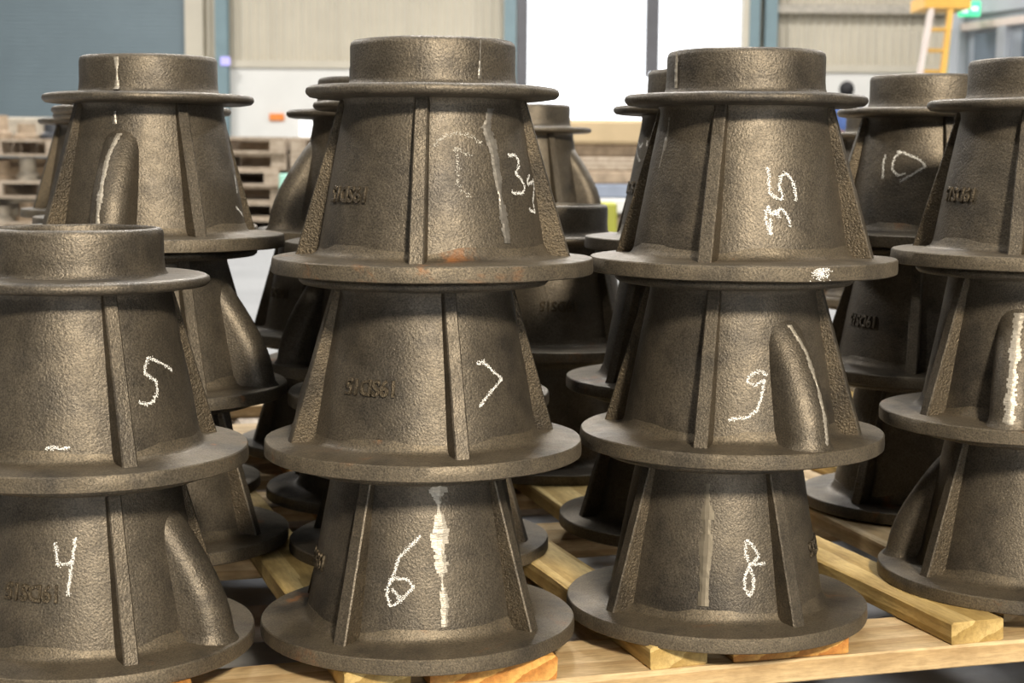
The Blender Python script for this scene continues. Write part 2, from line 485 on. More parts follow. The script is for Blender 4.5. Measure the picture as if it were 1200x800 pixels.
# person far away between the stacks
def person(loc):
    root = empty('person', loc)
    def skin(name, verts, edges, radii, mat, root_i=0):
        me = bpy.data.meshes.new(name)
        me.from_pydata(verts, edges, []); me.update()
        o = obj(name, me, root, mat)
        md = o.modifiers.new('skin', 'SKIN'); md.use_smooth_shade = True
        sv = me.skin_vertices[0].data
        for i, r_ in enumerate(radii): sv[i].radius = (r_, r_ * 0.8)
        sv[root_i].use_root = True
        o.modifiers.new('sub', 'SUBSURF').levels = 1
        o.modifiers['sub'].render_levels = 1
        return o
    # body: pelvis, waist, chest, neck, head; arms; legs
    Vb = [(0, 0, 0.95), (0, 0, 1.15), (0, 0, 1.38), (0, 0, 1.52), (0, -0.02, 1.62), (0, -0.01, 1.72),
          (-0.2, 0, 1.42), (-0.26, 0, 1.14), (-0.24, -0.12, 0.92), (-0.23, -0.18, 0.84),
          (0.2, 0, 1.42), (0.26, 0, 1.14), (0.24, -0.12, 0.92), (0.23, -0.18, 0.84),
          (-0.1, 0, 0.9), (-0.11, -0.02, 0.5), (-0.11, 0.02, 0.10), (-0.11, -0.14, 0.05),
          (0.1, 0, 0.9), (0.11, -0.02, 0.5), (0.11, 0.02, 0.10), (0.11, -0.14, 0.05)]
    Eb = [(0, 1), (1, 2), (2, 3), (3, 4), (4, 5), (2, 6), (6, 7), (7, 8), (8, 9), (2, 10), (10, 11), (11, 12), (12, 13),
          (0, 14), (14, 15), (15, 16), (16, 17), (0, 18), (18, 19), (19, 20), (20, 21)]
    rb_ = [0.15, 0.14, 0.16, 0.06, 0.095, 0.085, 0.075, 0.05, 0.038, 0.035, 0.075, 0.05, 0.038, 0.035, 0.09, 0.065, 0.045, 0.04, 0.09, 0.065, 0.045, 0.04]
    skin('body', Vb, Eb, rb_, M_SKIN)
    skin('shirt', [(0, 0, 0.98), (0, 0, 1.16), (0, 0, 1.40), (-0.2, 0, 1.43), (-0.265, 0, 1.15), (0.2, 0, 1.43), (0.265, 0, 1.15), (0, 0, 1.47)],
         [(0, 1), (1, 2), (2, 3), (3, 4), (2, 5), (5, 6), (2, 7)], [0.175, 0.165, 0.185, 0.10, 0.075, 0.10, 0.075, 0.09], M_CLOTHB)
    skin('trousers', [(0, 0, 0.96), (-0.1, 0, 0.88), (-0.11, -0.02, 0.5), (-0.11, 0.02, 0.09), (0.1, 0, 0.88), (0.11, -0.02, 0.5), (0.11, 0.02, 0.09)],
         [(0, 1), (1, 2), (2, 3), (0, 4), (4, 5), (5, 6)], [0.165, 0.11, 0.085, 0.07, 0.11, 0.085, 0.07], M_CLOTHD)
    bm = bmesh.new()
    bmesh.ops.create_uvsphere(bm, u_segments=16, v_segments=12, radius=0.118)
    for v_ in list(bm.verts):
        if v_.co.z < -0.02 and v_.co.y < 0.02: v_.co.y = max(v_.co.y, 0.0)
        v_.co.z *= 1.1
        v_.co += Vector((0, 0.015, 1.69))
    me = bpy.data.meshes.new('hair'); bm.to_mesh(me); bm.free()
    for p in me.polygons: p.use_smooth = True
    obj('hair', me, root, M_HAIR)
    return tag(root, 'person with dark hair and blue shirt seen from behind far away', 'person')
pr_ = person((px(985, 26.0), 26.0, 0))
pr_.scale = (1.06, 1.06, 1.06)
pr_.rotation_euler = (0, 0, PI)

# ------------------------------------------------------------------ background goods, about twelve metres away
def back_pallet_mesh(wd, dp):
    top = [(-wd / 2, wd / 2, -dp / 2 + i * dp / 6, -dp / 2 + i * dp / 6 + dp / 8, 0.105, 0.127) for i in range(6)]
    return top
def back_pallet(loc, wd, dp, label, mat, group):
    o = empty('wooden_pallet', loc)
    for b in back_pallet_mesh(wd, dp):
        obj('deck_board', boxes_mesh('deck_board', [b]), o, mat)
    for x in (-wd / 2 + 0.06, 0, wd / 2 - 0.06):
        obj('stringer', boxes_mesh('stringer', [(x - 0.06, x + 0.06, -dp / 2, dp / 2, 0.02, 0.105)]), o, mat)
    for y in (-dp / 2 + 0.05, dp / 2 - 0.05):
        obj('base_board', boxes_mesh('base_board', [(-wd / 2, wd / 2, y - 0.05, y + 0.05, 0, 0.02)]), o, mat)
    obj('gap_light_stop', boxes_mesh('gap_light_stop', [(-wd / 2 + 0.01, wd / 2 - 0.01, dp / 2 - 0.02, dp / 2 - 0.002, 0.02, 0.105)]), o, mat)  # added board, stops light showing through so the gaps look dark
    return tag(o, label, 'pallet', group)
ordn = ['bottom', 'second', 'third', 'fourth', 'fifth', 'sixth', 'seventh']
YB = 12.4
rnd = random.Random(5)
for si, (xc, wd, n, nm) in enumerate(((px(245, YB), 1.15, 6, 'left of the orange sign'), (px(420, YB), 1.1, 6, 'below the orange sign'),
                                   (px(590, YB), 1.1, 6, 'under the open doorway'))):
    for i in range(n):
        back_pallet((xc + rnd.uniform(-0.03, 0.03), YB + 0.5 + rnd.uniform(-0.04, 0.04), i * 0.128), wd, 0.95,
                    'empty wooden pallet, %s in the stack %s' % (ordn[i], nm), M_OLDWOOD, 'stacked wooden pallets at the back')
# pallets carrying iron parts at the far left, and bars under the doorway
GP = 'iron parts on pallets at the far left'
def ring_mesh(r, h, nm='ring_casting'):
    return lathe(nm, [(r * 0.55, 0), (r, 0), (r, h * 0.25), (r * 0.72, h * 0.35), (r * 0.68, h), (r * 0.5, h), (r * 0.5, h * 0.3)], 20)
rm_ = [ring_mesh(0.094, 0.14), ring_mesh(0.085, 0.17), ring_mesh(0.095, 0.11)]
shade = ['grey', 'rust brown', 'dark']
mats = [M_STEEL, M_RUSTY, M_DARKIRON]
for si, (xc, tiers) in enumerate(((-3.75, 3), (-2.90, 3))):
    for t in range(tiers):
        zb = t * 0.30
        side = 'at left picture edge' if si == 0 else 'below roller shutter edge'
        back_pallet((xc, 11.9, zb), 1.0 if si == 0 else 0.62, 0.9, 'wooden pallet of iron parts, %s tier %s' % (ordn[t], side), M_OLDWOOD, GP)
        pl_ = obj('iron_plate_stack', box_mesh('iron_plate_stack', 0.9 if si == 0 else 0.58, 0.3, 0.165, 0.01, (0, 0, 0.0825)), None, M_RUSTY if t % 2 else M_STEEL)
        pl_.location = (xc, 12.05, zb + 0.127)
        tag(pl_, 'flat iron plates behind the rings, %s pallet %s' % (ordn[t], side), 'plates', GP)
        nn = 5 if si == 0 else 3
        for i in range(nn):
            m_ = rm_[(i + t) % 3]; q = rnd.choice((0, 0, 1, 1, 2))
            o = obj('ring_casting', m_.copy(), None, None)
            o.data.materials.append(mats[q])
            o.location = (xc + (i - (nn - 1) / 2) * 0.195, 11.62, zb + 0.127)
            tag(o, '%s iron ring, %s pallet %s, place %s from left' % (shade[q], ordn[t], side, ['one', 'two', 'three', 'four', 'five'][i]), 'casting', GP)
# under the doorway: flat bars, a tan sheet, blue-grey beam and a lime green tub
XD = px(720, 11.0)
def slab(name, x, y, z, sx, sy, sz, mat, label, cat):
    o = obj(name, box_mesh(name, sx, sy, sz, min(sx, sy, sz) * 0.12, (0, 0, sz / 2)), None, mat)
    o.location = (x, y, z)
    return tag(o, label, cat)
slab('timber_stack', XD, 11.6, 0.0, 1.9, 0.8, 0.24, M_OLDWOOD, 'grey brown timber block under the blue grey beam', 'timber')
slab('steel_beam', XD, 11.1, 0.24, 2.0, 0.18, 0.10, M_WHITEWALL, 'pale steel beam lying on timber below the doorway', 'beam')
slab('steel_beam', XD, 11.3, 0.34, 2.0, 0.25, 0.10, M_BLUEST, 'blue grey steel beam lying below the doorway', 'beam')
slab('steel_bar', XD - 0.1, 11.4, 0.44, 2.1, 0.4, 0.09, M_RUSTY, 'rusty brown flat bar on the blue grey beam', 'bar')
slab('steel_bar', XD + 0.05, 11.45, 0.53, 2.1, 0.45, 0.10, M_OLDWOOD, 'pale brown flat bar in the middle below the doorway', 'bar')
slab('steel_bar', XD - 0.02, 11.5, 0.63, 2.0, 0.45, 0.09, M_RUSTY, 'rusty brown flat bar right under the tan sheet', 'bar')
slab('tan_cover_sheet', XD, 11.5, 0.72, 2.2, 0.6, 0.17, M_TAN, 'tan cover on top of the bars below the doorway', 'cover')
slab('plastic_tub', px(711, 8.6), 8.6, 0.0, 0.08, 0.3, 0.38, M_LIME, 'yellow green plastic tub standing on the hall floor', 'tub')
slab('plastic_bin', px(336, 11.7), 11.72, 0.0, 0.11, 0.1, 0.49, M_MINT, 'mint green bin standing before the pallet stack', 'bin')

# ------------------------------------------------------------------ pallet under the castings
YAW = math.atan2(0.27, 0.963)
ORG = Vector((0.043, 1.390, 0))
US, UP = Vector((math.cos(YAW), math.sin(YAW), 0)), Vector((-math.sin(YAW), math.cos(YAW), 0))
BASE = CAM_Z - 0.4459          # level on which the bottom castings stand
DECK = BASE - 0.022
def sp(s, p, z): return ORG + US * s + UP * p + Vector((0, 0, z))

def board_mesh(name, L, W, T, seed):
    """plank along local X, cut in stations so that it can be slightly bowed and worn"""
    rnd = random.Random(seed)
    V, F = [], []
    n = max(2, int(L / 0.12))
    bv = min(W, T) * 0.09
    sec = [(-W / 2 + bv, -T / 2), (W / 2 - bv, -T / 2), (W / 2, -T / 2 + bv), (W / 2, T / 2 - bv), (W / 2 - bv, T / 2), (-W / 2 + bv, T / 2), (-W / 2, T / 2 - bv), (-W / 2, -T / 2 + bv)]
    m = len(sec)
    for i in range(n + 1):
        x = -L / 2 + L * i / n
        for (y, z) in sec:
            V.append((x + rnd.uniform(-1, 1) * 0.0008, y + rnd.uniform(-1, 1) * 0.0008, z + rnd.uniform(-1, 1) * 0.0005))
    for i in range(n):
        for k in range(m):
            l = (k + 1) % m
            F.append((i * m + k, (i + 1) * m + k, (i + 1) * m + l, i * m + l))
    F.append(tuple(range(m))); F.append(tuple(n * m + k for k in range(m))[::-1])
    me = mesh(name, V, F)
    fix_normals(me)
    return me

def make_pallet(s0, s1, p0, p1, label):
    c = sp((s0 + s1) / 2, (p0 + p1) / 2, 0)
    root = empty('wooden_pallet', c, YAW)
    L, D = s1 - s0, p1 - p0
    starts = [(0, 0.108), (0.50, 0.1), (0.78, 0.1), (1.0, 0.09), (D - 0.108, 0.108)] if D > 1.2 else [(0, 0.108), (0.31, 0.1), (0.62, 0.1), (D - 0.108, 0.108)]
    for i, (a, wd) in enumerate(starts):
        o = obj('deck_board', board_mesh('deck_board', L, wd, 0.023, 20 + i), root, M_PINE)
        o.location = (0, -D / 2 + a + wd / 2, DECK - 0.0115)
    for i, x in enumerate((-L / 2 + 0.06, 0, L / 2 - 0.06)):
        o = obj('stringer', board_mesh('stringer', D, 0.09, DECK - 0.023 - 0.02, 40 + i), root, M_OLDWOOD)
        o.rotation_euler = (0, 0, PI / 2)
        o.location = (x, 0, 0.02 + (DECK - 0.043) / 2)
    for i, a in enumerate((0.05, D / 2, D - 0.05)):
        o = obj('base_board', board_mesh('base_board', L, 0.1, 0.02, 50 + i), root, M_OLDWOOD)
        o.location = (0, -D / 2 + a, 0.01)
    return tag(root, label, 'pallet')
make_pallet(-0.70, 0.86, 0.0, 1.30, 'pale pine pallet carrying the chalk numbered castings')
make_pallet(-1.05, -0.02, 1.36, 2.40, 'pine pallet behind on the left, mostly hidden')
make_pallet(0.06, 1.45, 1.36, 2.40, 'pine pallet behind on the right, mostly hidden')

def bearer(name, s, width, p0, p1, mat, label, seed, cat, twist=0.0, group=None, T=0.022):
    o = obj(name, board_mesh(name, p1 - p0, width, T, seed), None, mat)
    o.location = sp(s, (p0 + p1) / 2, DECK + T / 2)
    o.rotation_euler = (0, 0, YAW + PI / 2 + twist)
    return tag(o, label, cat, group)
TW = R(-3.4)
bearer('timber_bearer', -0.200, 0.060, 0.002, 1.22, M_TIMBER, 'yellow pine bearer whose end shows under the casting chalked 6', 1, 'timber', TW * -1.0)
bearer('timber_bearer', 0.085, 0.058, 0.004, 1.20, M_TIMBER, 'yellow pine bearer ending between castings chalked 6 and 8', 2, 'timber', -TW * 1.0)
bearer('timber_bearer', 0.400, 0.060, 0.004, 1.20, M_TIMBER, 'yellow pine bearer whose end sticks out right of casting 8', 3, 'timber', -TW * 1.0)
bearer('wide_plank', -0.058, 0.118, 0.001, 1.20, M_ORANGE, 'wide orange plank end just below the bright ground stripe', 4, 'plank')
bearer('wide_plank', 0.235, 0.120, 0.004, 0.28, M_ORANGE, 'wide orange plank end under the casting chalked 8', 5, 'plank')
bearer('wide_plank', -0.385, 0.120, 0.004, 1.20, M_ORANGE, 'wide orange plank under the casting chalked 4', 6, 'plank')
bearer('wide_plank', 0.560, 0.120, 0.06, 1.20, M_PINE, 'wide pale plank under the rightmost front stack', 7, 'plank')
bearer('timber_bearer', 0.235, 0.09, 0.50, 1.22, M_TIMBER, 'yellow pine bearer under the stack behind castings 8 and 9', 17, 'timber')
bearer('timber_bearer', -0.530, 0.060, 0.004, 1.20, M_TIMBER, 'yellow pine bearer at the left end of the pallet', 8, 'timber')
bearer('timber_bearer', 0.700, 0.060, 0.02, 1.20, M_TIMBER, 'yellow pine bearer at the right end of the pallet', 9, 'timber')
for i, (s, lab) in enumerate(((-0.55, 'left side of the hidden left rear pallet'), (-0.22, 'right side of the hidden left rear pallet'),
                              (0.32, 'left end of the hidden right rear pallet'), (0.55, 'middle of the hidden right rear pallet'), (1.03, 'right half of the hidden right rear pallet'), (1.27, 'right end of the hidden right rear pallet'))):
    bearer('timber_bearer', s, 0.09, 1.37, 2.3, M_TIMBER, 'yellow pine bearer on the ' + lab, 10 + i, 'timber')

# ------------------------------------------------------------------ the castings
H = 0.1708
FR, TR, CR, CH = 0.150, 0.1171, 0.0765, 0.0417
ZB0, ZB1, RB0, RB1 = 0.022, 0.158, 0.1065, 0.081
def rbody(z):
    t = max(0.0, min(1.0, (z - ZB0) / (ZB1 - ZB0)))
    return RB0 + (RB1 - RB0) * t

ME_FLANGE = lathe('base_flange', [(0.094, 0.0), (0.1485, 0.0), (0.1498, 0.0010), (0.1500, 0.0050), (0.1494, 0.0132), (0.1484, 0.0143), (0.140, 0.0150), (0.126, 0.0160),
                                  (0.1140, 0.0164), (0.1102, 0.0176), (0.1078, 0.0200), (0.1064, 0.0235), (0.1045, 0.0280), (0.098, 0.0280), (0.096, 0.015)], 96, 38, 0.0012, 1.0)
ME_BODY = lathe('tapered_body', [(rbody(0.022) - 0.0005, 0.022), (rbody(0.05), 0.05), (rbody(0.08), 0.08), (rbody(0.11), 0.11), (rbody(0.14), 0.14), (rbody(0.152), 0.152),
                                 (0.0825, 0.1575), (0.086, 0.161), (0.074, 0.161), (0.0755, 0.14), (0.086, 0.08), (0.0965, 0.022)], 96, 50, 0.0010, 5.0)
ME_RIM = lathe('upper_flange', [(0.070, 0.1590), (0.090, 0.1590), (0.1080, 0.1598), (0.1140, 0.1608), (0.1165, 0.1632), (0.1171, 0.1655), (0.1163, 0.1683), (0.1135, 0.1700),
                                (0.108, 0.17080), (0.0830, 0.1712), (0.070, 0.1712)], 96, 60, 0.0010, 9.0)
ME_COLLAR = lathe('collar', [(0.068, 0.165), (0.0815, 0.1700), (0.0788, 0.1722), (0.0772, 0.1765), (0.0765, 0.185), (0.0762, H + CH - 0.006), (0.0752, H + CH - 0.0022), (0.0728, H + CH - 0.0003),
                             (0.0700, H + CH), (0.0688, H + CH - 0.0012), (0.0680, H + CH - 0.004)], 96, 50, 0.0008, 13.0)
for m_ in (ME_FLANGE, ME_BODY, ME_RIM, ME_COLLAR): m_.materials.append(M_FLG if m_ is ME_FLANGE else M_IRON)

def rib_mesh():
    """tapering gusset: outer edge runs from under the upper flange to the base flange"""
    V, F = [], []
    n = 12
    for i in range(n + 1):
        t = i / n
        z = 0.0150 + (0.1595 - 0.0150) * t
        ro = 0.1290 + (0.0862 - 0.1290) * t
        ri = rbody(z) - 0.006
        hw = 0.0068 - 0.0008 * t
        hw2 = hw + 0.0012
        b = 0.0012
        nz = 0.0004 * noise.noise(Vector((z * 90, 3.1, 0.7)))
        for (x, r) in ((-hw2, ri), (-hw + nz, ro - b), (-hw + b + nz, ro), (hw - b + nz, ro), (hw + nz, ro - b), (hw2, ri)):
            V.append((x, -r, z))
    m = 6
    for i in range(n):
        for k in range(m):
            l = (k + 1) % m
            F.append((i * m + k, i * m + l, (i + 1) * m + l, (i + 1) * m + k))
    F.append(tuple(range(m))[::-1]); F.append(tuple(n * m + k for k in range(m)))
    me = mesh('rib', V, F)
    fix_normals(me)
    for p in me.polygons: p.use_smooth = True
    me.set_sharp_from_angle(angle=R(30))
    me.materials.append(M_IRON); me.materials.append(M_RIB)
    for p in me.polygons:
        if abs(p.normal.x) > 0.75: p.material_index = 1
    return me
ME_RIB = rib_mesh()

BOSS = [(0.0145, 0.1425), (0.025, 0.1415), (0.040, 0.1385), (0.055, 0.1335), (0.073, 0.1250), (0.090, 0.1150), (0.105, 0.1055), (0.118, 0.0965), (0.128, 0.0885), (0.136, 0.081)]
def boss_r(z):
    for (z0, r0), (z1, r1) in zip(BOSS, BOSS[1:]):
        if z <= z1: return r0 + (r1 - r0) * (z - z0) / (z1 - z0)
    return BOSS[-1][1]
def boss_mesh():
    wd = 0.0215
    V, F = [], []
    m = 17
    zs = [0.0140 + (0.1355 - 0.0140) * i / 22 for i in range(23)]
    for z in zs:
        ro = boss_r(max(z, 0.0145))
        rc = ro - wd * 0.95
        flare = 0.004 * max(0.0, 1 - (z - 0.0145) / 0.006)
        for k in range(m):
            if k == 0: x, r = -wd - 0.003, 0.070
            elif k == m - 1: x, r = wd + 0.003, 0.070
            else:
                a = PI * (k - 1) / (m - 3)
                x = -(wd + flare) * math.cos(a); r = rc + (wd * 0.95 + flare) * math.sin(a)
            V.append((x, -r, z))
    for i in range(len(zs) - 1):
        for k in range(m - 1):
            F.append((i * m + k, i * m + k + 1, (i + 1) * m + k + 1, (i + 1) * m + k))
    F.append(tuple(range(m))); F.append(tuple((len(zs) - 1) * m + k for k in range(m)))
    me = mesh('half_round_boss', V, F)
    fix_normals(me)
    for p in me.polygons: p.use_smooth = True
    me.set_sharp_from_angle(angle=R(60))
    me.materials.append(M_IRON)
    return me
ME_BOSS = boss_mesh()

def lettering(txt):
    """raised foundry lettering, upside down, wrapped on the cone at angle 0"""
    cu = bpy.data.curves.new('lettering', 'FONT')
    cu.body = txt; cu.size = 0.0215; cu.align_x = 'CENTER'; cu.align_y = 'CENTER'
    cu.extrude = 0.0011; cu.offset = 0.00035; cu.bevel_depth = 0.0003; cu.bevel_resolution = 0; cu.resolution_u = 3
    cu.space_character = 0.98
    o = bpy.data.objects.new('lettering', cu); COL.objects.link(o)
    bpy.context.view_layer.update()
    me = bpy.data.meshes.new_from_object(o.evaluated_get(bpy.context.evaluated_depsgraph_get()))
    bpy.data.objects.remove(o)
    me.name = 'cast_lettering'
    for v_ in me.vertices:
        u, vv, ww = -v_.co.x * 0.80, -v_.co.y * 0.92, v_.co.z + 0.0007
        z = 0.074 + vv
        r = rbody(z) + ww
        a = u / rbody(0.074)
        v_.co = (r * math.sin(a), -r * math.cos(a), z)
    me.materials.clear(); me.materials.append(M_RIB)
    return me
ME_TXT = {'SD': lettering('19SD15'), 'DS': lettering('19DS15')}

def on_surf(phi, z, off, boss=None):
    r = rbody(z)
    if z > H + 0.003: r = 0.0774
    if boss is not None: r = max(r, boss_r(z))
    r += off
    return Vector((r * math.sin(phi), -r * math.cos(phi), z))

def chalk_mesh(polys, gamma, width=0.0023, dens=1.0, seed=0):
    """strokes of chalk crumbs lying on the cone; polys hold (angle in degrees, height)"""
    rnd = random.Random(seed)
    V, F = [], []
    for pl in polys:
        pts = [(R(a) - gamma, z) for a, z in pl]
        for (a0, z0), (a1, z1) in zip(pts, pts[1:]):
            rm = rbody((z0 + z1) / 2)
            L = math.hypot((a1 - a0) * rm, z1 - z0)
            n = max(2, int(L / 0.0006))
            for i in range(n):
                t = (i + rnd.random()) / n
                pr = 0.55 + 0.45 * noise.noise(Vector((a0 * 40 + t * L * 300, z0 * 300, seed)))
                for q in range(3):
                    if rnd.random() > dens * (0.62 + 0.6 * pr): continue
                    lat = rnd.gauss(0, 0.36) * width
                    nx, nz = -(z1 - z0) / max(L, 1e-6), (a1 - a0) * rm / max(L, 1e-6)
                    a = a0 + (a1 - a0) * t + nx * lat / rm
                    z = z0 + (z1 - z0) * t + nz * lat
                    s = rnd.uniform(0.00028, 0.00062)
                    b = len(V); th = rnd.random() * 2 * PI
                    kk = rnd.choice((4, 5))
                    for j in range(kk):
                        ang = th + 2 * PI * j / kk
                        rr = s * rnd.uniform(0.7, 1.3)
                        V.append(on_surf(a + rr * math.cos(ang) / rm, z + rr * math.sin(ang), 0.00055))
                    F.append(tuple(range(b, b + kk)))
    me = mesh('chalk_mark', V, F)
    fix_normals(me)
    return me

def seam_mesh(path, gamma, wid, boss=None, seed=0, step=0.0022, ragged=0.45):
    """ground-off casting seam: short facets of uneven width following the surface"""
    rnd = random.Random(seed)
    V, F = [], []
    pts = [(R(a) - gamma, z) for a, z in path]
    run = []
    for (a0, z0), (a1, z1) in zip(pts, pts[1:]):
        n = max(1, int(abs(z1 - z0) / step))
        for i in range(n): run.append((a0 + (a1 - a0) * i / n, z0 + (z1 - z0) * i / n))
    run.append(pts[-1])
    for i in range(len(run) - 1):
        (a0, z0), (a1, z1) = run[i], run[i + 1]
        base = wid * (0.55 + (0.4 if ragged < 0.15 else 0.95) * noise.noise(Vector((z0 * 55, seed * 1.7, 0.3))))
        wl = max(0.0012, base * (1 + rnd.uniform(-ragged, ragged)))
        wr = max(0.0012, base * (1 + rnd.uniform(-ragged, ragged)))
        rm = rbody(z0)
        o1, o2 = rnd.uniform(0.0005, 0.0011), rnd.uniform(0.0005, 0.0011)
        b = len(V)
        cols = [-wl / 2, -wl / 6, wr / 6, wr / 2]
        for (aa, zz, oo) in ((a0, z0, o1), (a1, z1, o2)):
            for ci, c in enumerate(cols):
                V.append(on_surf(aa + c / rm, zz, oo if ci in (1, 2) else 0.0003, boss))
        for ci in range(3): F.append((b + ci, b + ci + 1, b + 5 + ci, b + 4 + ci))
    me = mesh('ground_seam', V, F)
    fix_normals(me)
    return me

def boss_seam(x0, wid, seed):
    """ground strip down the crest of a boss, in the boss's own frame"""
    rnd = random.Random(seed)
    wd = 0.0215
    def pt(x, z, off):
        rc = boss_r(z) - wd * 0.95
        return (x, -(rc + 0.95 * math.sqrt(max(0.0, wd * wd - x * x)) + off), z)
    V, F = [], []
    n = 46
    for i in range(n):
        z0 = 0.126 - (0.126 - 0.0165) * i / n; z1 = 0.126 - (0.126 - 0.0165) * (i + 1) / n
        xa = x0 * min(1.0, i / 10.0)
        ww = wid * (0.75 + 0.5 * noise.noise(Vector((z0 * 60, seed, 0))))
        xl, xr = xa - ww / 2 * rnd.uniform(0.75, 1.25), xa + ww / 2 * rnd.uniform(0.75, 1.25)
        o1, o2 = rnd.uniform(0.0006, 0.0012), rnd.uniform(0.0006, 0.0012)
        b = len(V)
        for (z, o) in ((z0, o1), (z1, o2)):
            V += [pt(xl, z, 0.0004), pt(xl * 0.6 + xr * 0.4, z, o), pt(xl * 0.4 + xr * 0.6, z, o), pt(xr, z, 0.0004)]
        for c in range(3): F.append((b + c, b + c + 1, b + 5 + c, b + 4 + c))
    me = mesh('ground_seam', V, F)
    fix_normals(me)
    return me

STK = {  # stack: (Y, {tier: X}, dz)
    'A': (1.418, {0: -.387, 1: -.391}, 0), 'B': (1.478, {0: -.088, 1: -.083, 2: -.075}, 0), 'C': (1.553, {0: .207, 1: .218, 2: .225}, -.002),
    'D': (1.673, {0: .552, 1: .548, 2: .554}, 0), 'E': (2.043, {0: .533, 1: .533, 2: .533}, 0.003), 'F': (1.803, {0: -.410, 1: -.410, 2: -.412}, 0.004),
    'G': (1.801, {0: -.106, 1: -.107, 2: -.109}, -.002), 'I': (2.102, {0: -.180, 1: -.182, 2: -.182}, -.003), 'J': (1.921, {0: .210, 1: .217, 2: .237}, 0),
    'K': (2.292, {0: .062, 1: .061}, 0), 'T': (3.01, {0: .030, 1: .030, 2: .030}, -0.004), 'P': (2.12, {0: -.494, 1: -.494, 2: -.494}, 0),
    'S': (2.43, {0: -.582, 1: -.582, 2: -.582}, 0), 'Q': (2.80, {0: -.715, 1: -.715, 2: -.715}, 0), 'U': (2.44, {0: -.276, 1: -.276}, 0),
    'W': (3.2, {0: .745, 1: .745, 2: .745}, -0.006),
}
GRP = 'stacked cast iron flanged cones'
CHALK = {
 'B2': [[(50.5,.1083),(56.3,.1096),(60.5,.1049),(58.6,.0975),(54.8,.0933),(59.9,.0881),(63.3,.0807),(60.1,.0755),(53.1,.0746),(49.5,.0771)],[(73.0,.0911),(67.7,.0869),(66.8,.0823),(74.3,.0847),(80.2,.0866),(77.0,.0782),(70.6,.0678),(71.3,.0571),(63.9,.0606)]],
 'C2': [[(5.1,.1021),(6.3,.0939),(6.1,.083),(6.8,.0769),(10.6,.0742),(13.1,.0722),(13.7,.0769),(11.8,.0858),(13.3,.094),(16.2,.0967),(19.8,.092),(21.3,.0831),(21.9,.0763),(21.0,.0715)],[(5.5,.0667),(4.2,.0612),(4.1,.0531),(5.6,.0463),(6.5,.0402)],[(5.5,.0667),(6.6,.0585),(10.3,.0599),(12.1,.0647),(14.5,.0613),(16.5,.0551),(17.5,.0476)],[(6.2,.0599),(9.5,.0626),(11.8,.0558)],[(6.5,.0558),(6.3,.0409)]],
 'E2': [[(-49.6,.1123),(-50.4,.1017),(-49.7,.0921),(-49.1,.0826)],[(-39.9,.1166),(-36.2,.1161),(-40.8,.1102),(-42.0,.1028),(-42.2,.0965),(-39.9,.0902),(-36.2,.0866),(-31.1,.0899)],[(-36.2,.1161),(-29.7,.1119),(-24.2,.1088),(-19.4,.1042),(-16.1,.099),(-20.3,.0937),(-25.2,.0889),(-30.1,.0841),(-34.6,.0788)]],
 'B1': [[(33.8,.0946),(37.8,.0962),(43.2,.0878),(50.5,.0787),(42.7,.0708),(36.7,.0632),(32.7,.0561)]],
 'B0': [[(4.8,.1104),(-2.0,.1002),(-7.5,.0899),(-10.2,.0745),(-12.4,.0668),(-12.8,.0566),(-10.3,.0481),(-5.9,.0535),(-1.6,.0612),(1.1,.0663),(-2.4,.0725),(-9.4,.0733),(-12.1,.068)],[(-10.7,.0644),(-6.0,.056)]],
 'C1': [[(11.9,.0794),(9.1,.084),(3.3,.0816),(.5,.075),(5.1,.0704),(10.8,.0764),(8.6,.0613),(5.7,.0477),(-.4,.0411),(-8.9,.0398)]],
 'C0': [[(10.3,.0734),(8.8,.0846),(10.2,.0939),(14.1,.0869),(17.0,.0787),(13.7,.0731),(11.9,.0717),(8.4,.0608),(7.9,.0502),(10.0,.0421),(12.6,.0472),(13.2,.0578),(11.5,.0672),(11.1,.0725)],[(12.8,.0711),(20.7,.0708)]],
 'A1': [[(71.7,.0877),(63.3,.0956),(53.7,.1027),(49.9,.0892),(56.9,.0817),(56.7,.0718),(52.9,.0638),(48.3,.0627),(44.7,.0653)]],
 'A0': [[(-3.1,.1162),(-1.7,.1046),(-1.2,.0974),(6.4,.1)],[(8.2,.1207),(6.9,.1033),(5.3,.0872),(4.4,.0717)]],
 'F2': [[(88,.081),(86,.0615)],[(78.0,.046),(89,.0352)]],
 'J2': [[(-85.8,.1276),(-75.2,.1212),(-72.1,.1265)],[(-86.3,.1187),(-78.3,.1106),(-71.1,.1044)],[(-64.9,.129),(-64.6,.1229)]],
}
FAINT = {'B2': [[(3.4,.1164),(10.1,.1257),(18.5,.1279),(27.1,.124),(32.0,.1175)],[(15.4,.1156),(16.9,.0973),(15.9,.0851),(18.2,.0769),(23.2,.0725)],[(15.4,.1156),(20.7,.1106),(24.8,.1076)]]}
SEAM = {  # id: list of (path, width, material, on boss?)
 'B2': [([(40.4,.150),(36.4,.1324),(39.9,.114),(40.8,.0871),(40.8,.0686),(41.7,.0521),(42.2,.0314)], .0125, M_GREYSEAM, False), ([(35,.176),(35.5,.210)], .006, M_GREYSEAM, False)],
 'B0': [([(14.6,.1543),(16.4,.1224),(15.0,.0997),(16.0,.0743),(16.8,.0464),(16.3,.030)], .0200, M_GROUND, False)],
 'C2': [([(-66.9,.1484),(-65.3,.1362),(-66.7,.12),(-68.6,.0997)], .006, M_GREYSEAM, False), ([(-66,.176),(-66,.210)], .007, M_GROUND, False)],
 'F2': [([(-13,.1735),(-13,.208)], .009, M_GROUND, False), ([(-13.5,.150),(-13,.136)], .008, M_GREYSEAM, False)],
 'C0': [([(-14,.1452),(-13.3,.0918),(-13.7,.0518),(-13.6,.032)], .020, M_TANPATCH, False)],
}
